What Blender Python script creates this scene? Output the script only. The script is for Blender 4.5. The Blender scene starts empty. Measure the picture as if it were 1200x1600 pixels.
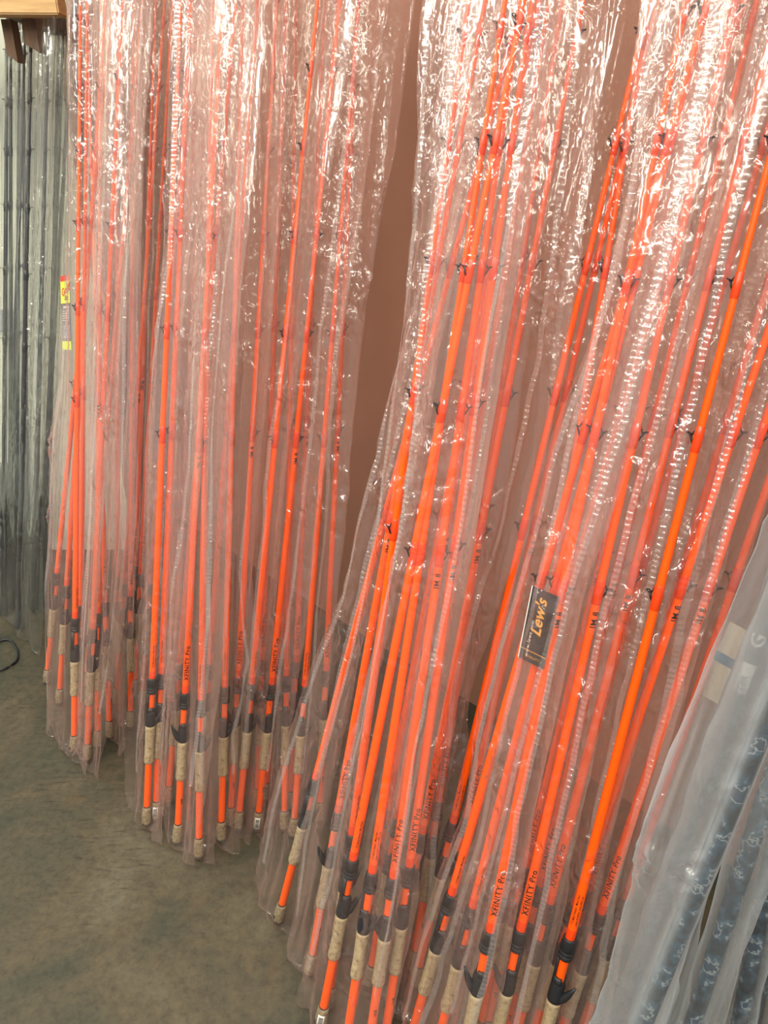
import bpy, bmesh, math, random
import numpy as np
from mathutils import Matrix, Vector

SC = bpy.context.scene
COL = SC.collection
# ------------------------------------------------------------------ camera, light, exposure
cam_d = bpy.data.cameras.new('camera'); cam = bpy.data.objects.new('camera', cam_d); COL.objects.link(cam)
cam_d.sensor_fit = 'VERTICAL'; cam_d.sensor_height = 24.0; cam_d.lens = 24.0 * 1173.2 / 1600.0
cam_d.clip_start = 0.02
cam.location = (0, 0, 1.6)
cam.rotation_euler = (Matrix.Rotation(math.radians(90 - 25.09), 4, 'X') @ Matrix.Rotation(math.radians(0.27), 4, 'Z')).to_euler()
SC.camera = cam
SC.view_settings.view_transform = 'Standard'
SC.view_settings.look = 'None'
SC.view_settings.gamma = 1.0
SC.view_settings.use_curve_mapping = False
SC.view_settings.exposure = 0.0
SC.cycles.transparent_max_bounces = 48
SC.cycles.max_bounces = 5
SC.cycles.diffuse_bounces = 2
SC.cycles.glossy_bounces = 2
SC.cycles.use_adaptive_sampling = True
SC.cycles.adaptive_threshold = 0.08
SC.cycles.adaptive_min_samples = 12
SC.cycles.sample_clamp_indirect = 4.0

world = bpy.data.worlds.new('world'); SC.world = world; world.use_nodes = True
world.node_tree.nodes['Background'].inputs[0].default_value = (0.93, 0.97, 1.0, 1)
world.node_tree.nodes['Background'].inputs[1].default_value = 0.46

def tube_light(name, loc, rot, sx, sy, power, col):
    l = bpy.data.lights.new(name, 'AREA'); l.shape = 'RECTANGLE'; l.size = sx; l.size_y = sy
    l.energy = power; l.color = col
    o = bpy.data.objects.new(name, l); COL.objects.link(o); o.location = loc; o.rotation_euler = rot
    return o
# ceiling strip lamps of the shop, in rows over the aisle
for (lx, ly, p) in ((-2.3, 0.7, 44), (-2.3, -1.3, 50), (-0.6, -0.7, 50), (-0.6, -2.6, 60), (1.7, -0.6, 46), (-3.9, 1.9, 50), (-1.1, 0.9, 26), (-3.9, -0.4, 44), (0.2, 0.2, 16), (1.7, -2.6, 40)):
    tube_light('ceiling_lamp', (lx, ly, 3.2), (0, 0, 0), 0.16, 1.25, p * 1.12, (1.0, 0.93, 0.80))

# ------------------------------------------------------------------ helpers
def tag(o, label=None, cat=None, group=None, kind=None):
    if label: o['label'] = label
    if cat: o['category'] = cat
    if group: o['group'] = group
    if kind: o['kind'] = kind
    return o

def empty(name, loc=(0, 0, 0)):
    o = bpy.data.objects.new(name, None); COL.objects.link(o); o.location = loc
    o.empty_display_size = 0.05
    return o

def mesh_from(name, verts, faces, mats, mi=None, smooth=True, uv=None, attrs=None):
    me = bpy.data.meshes.new(name)
    v = np.asarray(verts, dtype=np.float32)
    me.from_pydata(v.tolist(), [], [tuple(f) for f in faces]) if not isinstance(faces, np.ndarray) else fast(me, v, faces)
    for m in mats: me.materials.append(m)
    if mi is not None: me.polygons.foreach_set('material_index', np.asarray(mi, dtype=np.int32))
    me.polygons.foreach_set('use_smooth', np.full(len(me.polygons), smooth))
    if uv is not None:
        l = me.uv_layers.new(name='UVMap'); idx = np.empty(len(me.loops), dtype=np.int32)
        me.loops.foreach_get('vertex_index', idx)
        l.data.foreach_set('uv', np.asarray(uv, dtype=np.float32)[idx].ravel())
    for k, a in (attrs or {}).items():
        t = me.attributes.new(k, 'FLOAT', 'POINT'); t.data.foreach_set('value', np.asarray(a, dtype=np.float32).ravel())
    me.update()
    return me

def fast(me, v, f):
    me.vertices.add(len(v)); me.vertices.foreach_set('co', v.ravel())
    n = len(f); k = f.shape[1]
    me.loops.add(n * k); me.loops.foreach_set('vertex_index', f.astype(np.int32).ravel())
    me.polygons.add(n); me.polygons.foreach_set('loop_start', np.arange(0, n * k, k, dtype=np.int32))
    me.update(calc_edges=True)

def link(name, me, parent=None):
    o = bpy.data.objects.new(name, me); COL.objects.link(o)
    if parent: o.parent = parent
    return o

class MB:
    """collects shapes into one mesh"""
    def __init__(s): s.v = []; s.f = []; s.m = []
    def add(s, v, f, mi=0):
        b = len(s.v); s.v += [tuple(p) for p in v]; s.f += [tuple(i + b for i in q) for q in f]; s.m += [mi] * len(f)
    def lathe(s, prof, n=16, mi=0, cx=0, cy=0, cap=True):
        v = []; f = []
        for (z, r) in prof:
            for i in range(n):
                a = 2 * math.pi * i / n; v.append((cx + r * math.cos(a), cy + r * math.sin(a), z))
        for j in range(len(prof) - 1):
            for i in range(n):
                a = j * n + i; b = j * n + (i + 1) % n; f.append((a, b, b + n, a + n))
        if cap:
            k = len(v); v += v[:n] + v[(len(prof) - 1) * n:len(prof) * n]          # caps get their own vertices: a crisp rim
            f.append(tuple(range(k, k + n))[::-1]); f.append(tuple(range(k + n, k + 2 * n)))
        s.add(v, f, mi)
    def arc(s, z0, z1, r0, r1, a0, a1, n=10, mi=0):
        """shell piece of a pipe between two angles"""
        v = []; f = []
        for z in (z0, z1):
            for i in range(n + 1):
                a = a0 + (a1 - a0) * i / n
                for r in (r0, r1): v.append((r * math.cos(a), r * math.sin(a), z))
        k = 2 * (n + 1)
        for i in range(n):
            p = 2 * i
            f += [(p + 1, p + 3, k + p + 3, k + p + 1), (p, k + p, k + p + 2, p + 2), (p, p + 2, p + 3, p + 1), (k + p, k + p + 1, k + p + 3, k + p + 2)]
        f += [(0, 1, k + 1, k), (k - 2, 2 * k - 2, 2 * k - 1, k - 1)]
        s.add(v, f, mi)
    def tube(s, pts, rad, n=6, mi=0, flat=1.0):
        v = []; f = []; pts = [Vector(p) for p in pts]
        for j, p in enumerate(pts):
            t = (pts[min(j + 1, len(pts) - 1)] - pts[max(j - 1, 0)]).normalized()
            up = Vector((0, 1, 0)) if abs(t.y) < .9 else Vector((1, 0, 0))
            x = t.cross(up).normalized(); y = x.cross(t)
            r = rad[j] if isinstance(rad, (list, tuple)) else rad
            for i in range(n):
                a = 2 * math.pi * i / n; v.append(p + x * (r * math.cos(a)) + y * (r * flat * math.sin(a)))
        for j in range(len(pts) - 1):
            for i in range(n):
                a = j * n + i; b = j * n + (i + 1) % n; f.append((a, b, b + n, a + n))
        f.append(tuple(range(n))[::-1]); f.append(tuple((len(pts) - 1) * n + i for i in range(n)))
        s.add(v, f, mi)
    def box(s, c, d, mi=0, bev=0.0):
        x, y, z = c; a, b, e = d[0] / 2, d[1] / 2, d[2] / 2
        if bev <= 0:
            v = [(x + i * a, y + j * b, z + k * e) for i in (-1, 1) for j in (-1, 1) for k in (-1, 1)]
            s.add(v, [(0, 1, 3, 2), (4, 6, 7, 5), (0, 4, 5, 1), (2, 3, 7, 6), (0, 2, 6, 4), (1, 5, 7, 3)], mi); return
        bm = bmesh.new(); bmesh.ops.create_cube(bm, size=1)
        for w in bm.verts: w.co = Vector((x + w.co.x * d[0], y + w.co.y * d[1], z + w.co.z * d[2]))
        bmesh.ops.bevel(bm, geom=list(bm.edges), offset=bev, segments=2, affect='EDGES')
        bm.verts.index_update()
        s.add([w.co[:] for w in bm.verts], [tuple(w.index for w in q.verts) for q in bm.faces], mi); bm.free()
    def mesh(s, name, mats, smooth=True): return mesh_from(name, s.v, s.f, mats, s.m, smooth)

# ------------------------------------------------------------------ materials
def new_mat(name):
    m = bpy.data.materials.new(name); m.use_nodes = True
    nt = m.node_tree; nt.nodes.clear(); out = nt.nodes.new('ShaderNodeOutputMaterial')
    return m, nt, out
def N(nt, t, **kw):
    n = nt.nodes.new('ShaderNode' + t)
    for k, v in kw.items():
        if k in n.inputs: n.inputs[k].default_value = v
        else: setattr(n, k, v)
    return n
def pbr(name, col, rough=.5, spec=.5, metal=0.0, coat=0.0):
    m, nt, out = new_mat(name)
    p = N(nt, 'BsdfPrincipled'); p.inputs['Base Color'].default_value = (*col, 1); p.inputs['Roughness'].default_value = rough
    p.inputs['Specular IOR Level'].default_value = spec; p.inputs['Metallic'].default_value = metal; p.inputs['Coat Weight'].default_value = coat
    nt.links.new(p.outputs[0], out.inputs[0]); return m
def ramp(nt, fac, stops):
    r = nt.nodes.new('ShaderNodeValToRGB'); e = r.color_ramp.elements
    while len(e) < len(stops): e.new(.5)
    for q, (pos, c) in zip(e, stops): q.position = pos; q.color = (*c, 1) if len(c) == 3 else c
    nt.links.new(fac, r.inputs[0]); return r
def noisy(name, stops, scale, rough=.6, detail=6, bump=0.0, stretch=(1, 1, 1), dist=0.0, fine=None, bscale=None, spec=.4):
    m, nt, out = new_mat(name); L = nt.links.new
    tc = N(nt, 'TexCoord'); mp = N(nt, 'Mapping'); mp.inputs['Scale'].default_value = stretch
    L(tc.outputs['Object'], mp.inputs[0])
    n = N(nt, 'TexNoise', Scale=scale, Detail=detail, Roughness=.62, Distortion=dist); L(mp.outputs[0], n.inputs['Vector'])
    r = ramp(nt, n.outputs['Fac'], stops); c = r.outputs[0]
    if fine:
        n2 = N(nt, 'TexNoise', Scale=fine[0], Detail=4, Roughness=.7); L(mp.outputs[0], n2.inputs['Vector'])
        r2 = ramp(nt, n2.outputs['Fac'], fine[1]); mx = N(nt, 'Mix', data_type='RGBA', blend_type='MULTIPLY'); mx.inputs[0].default_value = fine[2]
        L(c, mx.inputs[6]); L(r2.outputs[0], mx.inputs[7]); c = mx.outputs[2]
    p = N(nt, 'BsdfPrincipled', Roughness=rough); p.inputs['Specular IOR Level'].default_value = spec
    L(c, p.inputs['Base Color'])
    if bump:
        b = N(nt, 'Bump', Strength=bump, Distance=.002); n3 = N(nt, 'TexNoise', Scale=bscale or scale * 6, Detail=4); L(mp.outputs[0], n3.inputs['Vector'])
        L(n3.outputs['Fac'], b.inputs['Height']); L(b.outputs[0], p.inputs['Normal'])
    L(p.outputs[0], out.inputs[0]); return m

def film(name, haze, col, power=3.5, spec=1.0, edge=.30, rough=.11, bump=1.0, cs=1.0):
    """thin clear plastic: see-through, a little milky, mirror-like glints on its creases"""
    m, nt, out = new_mat(name); L = nt.links.new
    tc = N(nt, 'UVMap'); mp = N(nt, 'Mapping'); mp.inputs['Scale'].default_value = (1.0, .75, 1); L(tc.outputs[0], mp.inputs[0])
    nz = N(nt, 'TexNoise', noise_dimensions='2D', noise_type='RIDGED_MULTIFRACTAL', normalize=False, Scale=46.0 * cs, Detail=2.0, Roughness=.6, Distortion=.5); L(mp.outputs[0], nz.inputs['Vector'])
    at = N(nt, 'Attribute', attribute_name='crumple'); ah = N(nt, 'Attribute', attribute_name='haze')
    b = N(nt, 'Bump', Distance=.0050 * bump); L(at.outputs['Fac'], b.inputs['Strength']); L(nz.outputs[0], b.inputs['Height'])
    fw = N(nt, 'LayerWeight', Blend=.5); L(b.outputs[0], fw.inputs['Normal'])      # Schlick reflectance, the same from both sides
    fp = N(nt, 'Math', operation='POWER'); L(fw.outputs['Facing'], fp.inputs[0]); fp.inputs[1].default_value = 5.0
    fm = N(nt, 'Math', operation='MULTIPLY_ADD', use_clamp=True); L(fp.outputs[0], fm.inputs[0]); fm.inputs[1].default_value = .5 * spec; fm.inputs[2].default_value = .062 * spec
    gl = N(nt, 'BsdfGlossy', Roughness=rough); L(b.outputs[0], gl.inputs['Normal'])
    lw = N(nt, 'LayerWeight', Blend=.5)
    pw = N(nt, 'Math', operation='POWER'); L(lw.outputs['Facing'], pw.inputs[0]); pw.inputs[1].default_value = power
    hz = N(nt, 'Math', operation='MULTIPLY_ADD', use_clamp=True); L(pw.outputs[0], hz.inputs[0]); hz.inputs[1].default_value = edge; L(ah.outputs['Fac'], hz.inputs[2])
    del haze
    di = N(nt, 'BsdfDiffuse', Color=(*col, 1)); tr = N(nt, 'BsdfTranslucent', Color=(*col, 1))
    L(b.outputs[0], di.inputs['Normal'])
    mh = N(nt, 'MixShader'); mh.inputs[0].default_value = .4; L(di.outputs[0], mh.inputs[1]); L(tr.outputs[0], mh.inputs[2])
    tp = N(nt, 'BsdfTransparent'); tp.inputs[0].default_value = (.985, .98, .97, 1)
    mf = N(nt, 'MixShader'); L(hz.outputs[0], mf.inputs[0]); L(tp.outputs[0], mf.inputs[1]); L(mh.outputs[0], mf.inputs[2])
    mo = N(nt, 'MixShader'); L(fm.outputs[0], mo.inputs[0]); L(mf.outputs[0], mo.inputs[1]); L(gl.outputs[0], mo.inputs[2])
    L(mo.outputs[0], out.inputs[0]); return m

M_FILM = {
    'o': film('glow_tinted_bag_film', .035, (1.0, .66, .59)),  # clear film; its pink colour paints in the orange glow bounced off the rods
    'g': film('old_bag_film', .05, (.80, .86, .80), edge=.16),
    'm': film('milky_bag_film', .16, (.56, .61, .63), bump=.6, edge=1.0, power=2.0, rough=.2, cs=.35)}
M_SEAM = film('seam_film', .12, (.95, .88, .84), bump=.3, spec=1.6)
M_ORANGE = pbr('fluorescent_orange_blank', (1.0, .105, .002), .34, .35)
M_WRAP = pbr('orange_thread_wrap', (.80, .055, .003), .22, .6)
M_BLACK = pbr('black_moulded_plastic', (.018, .019, .022), .42, .4)
M_GUIDE = pbr('black_guide_frame', (.008, .008, .008), .35, .5)
M_INK = pbr('black_ink', (.012, .01, .01), .5, .2)
M_CORK = noisy('cork', [(.30, (.13, .085, .04)), (.46, (.36, .27, .155)), (.7, (.46, .36, .22))], 130, .75, 5, bump=.3)
M_CORKCAP = noisy('cork_cap', [(.30, (.10, .07, .035)), (.5, (.26, .20, .12)), (.75, (.34, .27, .17))], 170, .7, 5, bump=.2)
M_DARKBLANK = pbr('dark_graphite_blank', (.028, .028, .03), .3, .4)
M_FOAM = noisy('black_foam_grip', [(.3, (.015, .015, .016)), (.7, (.035, .034, .034))], 200, .8, 3)
M_WHITE = pbr('white_paper', (.78, .78, .74), .6)
M_CAMO = noisy('blue_camouflage_print', [(.40, (.008, .012, .018)), (.48, (.014, .03, .05)), (.55, (.03, .07, .11)), (.59, (.26, .29, .29)), (.61, (.02, .04, .07))], 34, .4, 3)

# ------------------------------------------------------------------ the setting
wn = Vector((.7273, .6863, 0)); wa = Vector((.6863, -.7273, 0))      # into the wall / along it towards the near right
M_FLOOR = None
def floor_material():
    m, nt, out = new_mat('stained_concrete'); L = nt.links.new
    tc = N(nt, 'TexCoord')
    n1 = N(nt, 'TexNoise', Scale=2.6, Detail=7, Roughness=.62, Distortion=.6); L(tc.outputs['Object'], n1.inputs['Vector'])
    r1 = ramp(nt, n1.outputs['Fac'], [(.30, (.018, .020, .015)), (.43, (.044, .044, .029)), (.55, (.070, .058, .036)), (.68, (.092, .082, .055))])
    n2 = N(nt, 'TexNoise', Scale=46, Detail=8, Roughness=.75); L(tc.outputs['Object'], n2.inputs['Vector'])
    r2 = ramp(nt, n2.outputs['Fac'], [(.30, (.55, .55, .52)), (.5, (1, 1, 1)), (.70, (1.35, 1.33, 1.2))])
    mx = N(nt, 'Mix', data_type='RGBA', blend_type='MULTIPLY'); mx.inputs[0].default_value = .9; L(r1.outputs[0], mx.inputs[6]); L(r2.outputs[0], mx.inputs[7])
    mp = N(nt, 'Mapping'); mp.inputs['Rotation'].default_value = (0, 0, -.6); mp.inputs['Scale'].default_value = (14, 95, 1); L(tc.outputs['Object'], mp.inputs[0])
    n3 = N(nt, 'TexNoise', Scale=1.0, Detail=5, Roughness=.7); L(mp.outputs[0], n3.inputs['Vector'])          # trowel marks
    r3 = ramp(nt, n3.outputs['Fac'], [(.34, (.42, .42, .40)), (.47, (1, 1, 1))])
    msk = N(nt, 'TexNoise', Scale=1.7, Detail=2); L(tc.outputs['Object'], msk.inputs['Vector'])
    rm = ramp(nt, msk.outputs['Fac'], [(.46, (0, 0, 0)), (.60, (.8, .8, .8))])
    m2 = N(nt, 'Mix', data_type='RGBA', blend_type='MULTIPLY'); L(rm.outputs[0], m2.inputs[0]); L(mx.outputs[2], m2.inputs[6]); L(r3.outputs[0], m2.inputs[7])
    n4 = N(nt, 'TexNoise', Scale=5.5, Detail=3, Distortion=1.2); L(tc.outputs['Object'], n4.inputs['Vector'])    # rusty blotches
    r4 = ramp(nt, n4.outputs['Fac'], [(.60, (0, 0, 0)), (.72, (.35, .35, .35))])
    m3 = N(nt, 'Mix', data_type='RGBA', blend_type='MIX'); L(r4.outputs[0], m3.inputs[0]); L(m2.outputs[2], m3.inputs[6]); m3.inputs[7].default_value = (.085, .052, .022, 1)
    v = N(nt, 'TexVoronoi', Scale=70); L(tc.outputs['Object'], v.inputs['Vector'])
    rv = ramp(nt, v.outputs['Distance'], [(.05, (.35, .35, .35)), (.12, (1, 1, 1))])
    m4 = N(nt, 'Mix', data_type='RGBA', blend_type='MULTIPLY'); m4.inputs[0].default_value = .35; L(m3.outputs[2], m4.inputs[6]); L(rv.outputs[0], m4.inputs[7])
    p = N(nt, 'BsdfPrincipled', Roughness=.62); p.inputs['Specular IOR Level'].default_value = .3; L(m4.outputs[2], p.inputs['Base Color'])
    b = N(nt, 'Bump', Strength=.25, Distance=.002); L(n2.outputs['Fac'], b.inputs['Height']); L(b.outputs[0], p.inputs['Normal'])
    L(p.outputs[0], out.inputs[0]); return m
b = MB(); b.box((0, 1.0, -.05), (9, 8, .1)); tag(link('floor', b.mesh('floor', [floor_material()], False)), kind='structure')
M_WALL = noisy('tan_board_wall', [(.35, (.29, .140, .090)), (.65, (.33, .160, .105))], 1.5, .8, 3, bump=.15, bscale=60)
M_PALE = noisy('pale_plaster_wall', [(.3, (.66, .72, .58)), (.7, (.76, .80, .68))], 1.2, .8, 3)
WC = 1.55
def wall_box(name, p0, p1, nrm, h, m):
    nrm = Vector(nrm).normalized() * .1
    a, c = Vector(p0), Vector(p1); q = [a, c, c + nrm, a + nrm]
    v = [(p.x, p.y, 0) for p in q] + [(p.x, p.y, h) for p in q]
    me = mesh_from(name, v, [(0, 3, 2, 1), (4, 5, 6, 7), (0, 1, 5, 4), (1, 2, 6, 5), (2, 3, 7, 6), (3, 0, 4, 7)], [m], smooth=False)
    return tag(link(name, me), kind='structure')
corner = Vector(((WC - .6863 * 3.9) / .7273, 3.9, 0))
wall_box('wall_right', corner, wn * WC + wa * 2.6, wn, 3.3, M_WALL)
wall_box('wall_back', (-4.4, 3.9, 0), corner + Vector((.05, 0, 0)), (0, 1, 0), 3.3, M_PALE)
wall_box('wall_left', (-4.4, 3.0, 0), (-1.13, 3.0, 0), (0, 1, 0), 3.3, M_PALE)

# ------------------------------------------------------------------ wooden rod rack, upper left
M_PINE = noisy('pine_board', [(.35, (.50, .30, .12)), (.55, (.66, .43, .19)), (.7, (.60, .37, .15))], 4, .55, 6, stretch=(1, 8, 22), dist=.5)
M_DARKWOOD = noisy('dark_stained_wood', [(.35, (.10, .055, .028)), (.65, (.17, .10, .055))], 4, .6, 5, stretch=(10, 10, 1))
rack = empty('rod_rack', (-1.5, 2.55, 1.97))
tag(rack, 'pale pine rail with dark notched wooden blocks under it, above the dark rods', 'rack')
b = MB(); b.box((0, 0, .05), (1.15, .07, .10), bev=.004); link('top_rail', b.mesh('top_rail', [M_PINE], False), rack)
for bx, w_, h_ in ((.225, .055, .10), (.13, .05, .13), (.385, .028, .11), (.45, .04, .085), (-.02, .05, .10), (-.2, .05, .1)):
    b = MB(); w2 = w_ / 2
    v = [(bx - w2, .05, 0), (bx + w2, .05, 0), (bx + w2, .05, -h_), (bx - w2, .05, -h_ + .022)]
    v += [(x, .10, z) for (x, y, z) in v]
    b.add(v, [(0, 3, 2, 1), (4, 5, 6, 7), (0, 1, 5, 4), (1, 2, 6, 5), (2, 3, 7, 6), (3, 0, 4, 7)])
    link('notched_block', b.mesh('notched_block', [M_DARKWOOD], False), rack)
for sx in (-.5, .5):
    b = MB(); b.box((sx * .78, .24, .05), (.05, .42, .08)); link('side_arm', b.mesh('side_arm', [M_DARKWOOD], False), rack)

# ------------------------------------------------------------------ fishing rods
def text_mesh(body, size, mat, name, R, z0, ang, space=1.0, shear=0.0, yoff=0.0, flip=1):
    """lettering that runs along the blank (+Z) and wraps round it at angle ang"""
    c = bpy.data.curves.new(name, 'FONT'); c.body = body; c.size = size; c.align_x = 'LEFT'; c.align_y = 'CENTER'; c.resolution_u = 2
    c.space_character = space; c.shear = shear; c.offset = size * .018
    o = bpy.data.objects.new(name, c); COL.objects.link(o)
    dg = bpy.context.evaluated_depsgraph_get(); me = bpy.data.meshes.new_from_object(o.evaluated_get(dg)); me.name = name
    COL.objects.unlink(o); bpy.data.objects.remove(o)
    bm = bmesh.new(); bm.from_mesh(me)                      # cut the letters into narrow strips so that they bend with the blank
    for q in range(-5, 6):
        bmesh.ops.bisect_plane(bm, geom=bm.verts[:] + bm.edges[:] + bm.faces[:], plane_co=(0, q * size * .09, 0), plane_no=(0, 1, 0))
    bm.to_mesh(me); bm.free()
    for v in me.vertices:
        x, y = v.co.x, v.co.y + yoff
        r = R(z0 + x) + .0004 if callable(R) else R + .0004
        a = ang - y / r
        v.co = Vector((r * math.cos(a), r * math.sin(a), z0 + x))
    me.materials.clear(); me.materials.append(mat); me.update()
    return me

BLANK = [(.42, .0080), (.6, .0078), (.8, .0073), (1.0, .0065), (1.28, .0055), (1.48, .0047), (1.65, .0041), (1.8, .0036), (1.94, .0032), (2.2, .0016)]
def blank_r(z): return float(np.interp(z, [p[0] for p in BLANK], [p[1] for p in BLANK]))
GUIDES = [1.043, 1.277, 1.481, 1.652, 1.797, 1.940, 2.06, 2.15]
LIB = {}
def build_rod_meshes():
    b = MB(); b.lathe(BLANK, 14); b.lathe([(.4205, .0083), (.445, .0083), (.446, .0080)], 14, mi=1, cap=False); LIB['blank'] = b.mesh('blank', [M_ORANGE, M_WRAP])
    b = MB(); b.lathe([(.332, .0079), (.40, .0079)], 14); LIB['handle_core'] = b.mesh('handle_core', [M_ORANGE])
    b = MB()
    pr = [(.3845, .0085), (.385, .0122), (.388, .0133), (.393, .0133), (.3935, .0126), (.396, .0126), (.3965, .0131), (.4, .0129), (.4005, .0123), (.403, .0123), (.4035, .0128), (.418, .0122), (.424, .0115), (.4262, .0108), (.4262, .0086)]
    b.lathe(pr, 20); LIB['locking_ring'] = b.mesh('locking_ring', [M_BLACK])
    b = MB()
    pr = [(.2935, .0100), (.294, .0128), (.300, .0134), (.306, .0131), (.316, .0128), (.326, .0126), (.334, .0118), (.338, .0100)]
    b.lathe(pr, 20)
    b.arc(.330, .390, .0082, .0124, -.85, .85, 12)
    b.arc(.330, .346, .0080, .0118, -2.3, 2.3, 16)
    b.tube([(-.009, 0, .302), (-.014, 0, .308), (-.019, 0, .317), (-.024, 0, .328), (-.0295, 0, .341)], [.0088, .0078, .0062, .0044, .0016], 8)
    LIB['reel_seat'] = b.mesh('reel_seat', [M_BLACK])
    b = MB(); b.lathe([(.1865, .0090), (.187, .0112), (.190, .0122), (.198, .0125), (.212, .0119), (.24, .0113), (.27, .0118), (.285, .0124), (.2936, .0127), (.2938, .009)], 20)
    LIB['cork_grip'] = b.mesh('cork_grip', [M_CORK])
    b = MB(); b.lathe([(.05, .0086), (.1868, .0086)], 14); b.lathe([(.0545, .0088), (.0575, .0094), (.0585, .0088)], 14, mi=1, cap=False); LIB['rear_shaft'] = b.mesh('rear_shaft', [M_ORANGE, M_BLACK])
    b = MB(); b.lathe([(0, .0085), (.0012, .0112), (.005, .0126), (.03, .0126), (.05, .0114), (.055, .0106), (.0552, .009)], 20); b.lathe([(-.0012, .007), (.0016, .0116), (.006, .01275), (.0085, .01275)], 20, mi=1, cap=True)
    LIB['butt_cap'] = b.mesh('butt_cap', [M_CORKCAP, M_BLACK])
    # round emblem on the butt cap
    b = MB()
    for (r0, r1, mi) in ((0, .0050, 0),):
        v = []; f = []; n = 16
        v.append((.0130, 0, .018))
        for i in range(n):
            t = 2 * math.pi * i / n; y = r1 * math.cos(t); v.append((math.sqrt(.0130 ** 2 - y * y), y, .018 + r1 * math.sin(t)))
        f = [(0, 1 + i, 1 + (i + 1) % n) for i in range(n)]; b.add(v, f)
    LIB['cap_emblem'] = b.mesh('cap_emblem', [M_INK])
    for k, z in enumerate(GUIDES):
        r = blank_r(z); b = MB(); h = .0120 - .0007 * k; ring = .0042 - .00030 * k; L = .020 - .0012 * k
        b.lathe([(z - L * 1.1, r), (z - L, r * 1.0 + .0009), (z - .002, r + .0011), (z + L * .75, r + .0009), (z + L * .85, r)], 12, mi=1, cap=False)
        c = Vector((r + h * .62, 0, z + .004))
        n = 14; pts = []
        for i in range(n + 1):
            t = 2 * math.pi * i / n; pts.append((c.x + ring * math.cos(t) * .96, ring * math.sin(t), c.z + ring * math.cos(t) * .30))
        b.tube(pts, .0010, 5)
        for sgn in (-1, 1):
            b.tube([(r * .9, sgn * .001, z - L * .55), (r + h * .25, sgn * ring * .55, z - L * .2), (c.x - ring * .1, sgn * ring * .95, c.z)], [.0010, .0010, .0009], 5)
        if k < 3: b.tube([(r * .9, 0, z + L * .6), (r + h * .2, 0, z + L * .35), (c.x - ring, 0, c.z - .001)], [.0010, .0010, .0009], 5)
        LIB['guide%d' % k] = b.mesh('guide', [M_GUIDE, M_WRAP])
    LIB['name'] = text_mesh('XFINITY Pro', .0150, M_INK, 'name_lettering', blank_r, .462, -math.pi / 2, 1.12)
    LIB['spec'] = text_mesh("7'2 Med Heavy  Mod Fast", .0052, M_INK, 'spec_lettering', blank_r, .458, math.pi / 2, 1.1)
    sp2 = text_mesh('Line 12-20 lb  Lure 3/8-1 oz', .0046, M_INK, 'spec_lettering', blank_r, .458, math.pi / 2 + .75, 1.1)
    LIB['spec2'] = sp2
    LIB['mark'] = text_mesh('IM 8', .0135, M_INK, 'power_mark', blank_r, .985, -math.pi / 2 + .45, 1.1)
    LIB['lower'] = text_mesh('im8', .0100, M_INK, 'shaft_lettering', .0086, .118, -math.pi / 2 + .55, 1.0)
build_rod_meshes()

def rod_matrix(P, d, phi):
    ez = Vector(d).normalized(); view = Vector((P[0], P[1], 0.9 - 1.6)).normalized()
    ey = (view - ez * view.dot(ez)).normalized(); ex = ey.cross(ez)
    m = Matrix((ex, ey, ez)).transposed().to_4x4() @ Matrix.Rotation(phi, 4, 'Z'); m.translation = Vector(P); return m

PARTS = [('blank', 'blank'), ('handle_core', 'handle_core'), ('locking_ring', 'locking_ring'), ('reel_seat', 'reel_seat'), ('cork_grip', 'cork_grip'), ('rear_shaft', 'rear_shaft'), ('butt_cap', 'butt_cap')]
def make_rod(P, d, phi, label, group, extra=()):
    root = empty('fishing_rod'); root.matrix_world = rod_matrix(P, d, phi)
    tag(root, label, 'fishing rod', group)
    for nm, k in PARTS: link(nm, LIB[k], root)
    for k in range(len(GUIDES)): link('guide', LIB['guide%d' % k], root)
    for nm, k in (('name_lettering', 'name'), ('spec_lettering', 'spec'), ('spec_lettering', 'spec2'), ('power_mark', 'mark'), ('shaft_lettering', 'lower'), ('cap_emblem', 'cap_emblem')): link(nm, LIB[k], root)
    if 'barcode' in extra:
        b = MB(); b.arc(.012, .045, .0129, .0132, -math.pi / 2 - .75 - phi, -math.pi / 2 + .35 - phi, 8)
        lb = link('barcode_label', b.mesh('barcode_label', [M_WHITE]), root)
        b = MB(); z = .017
        rr = random.Random(3)
        while z < .040:
            w = rr.choice((.0004, .0008, .0012)); b.arc(z, z + w, .0131, .0134, -math.pi / 2 - .55 - phi, -math.pi / 2 + .15 - phi, 5); z += w + rr.choice((.0006, .001))
        link('barcode_bars', b.mesh('barcode_bars', [M_INK]), lb)
    return root

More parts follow.
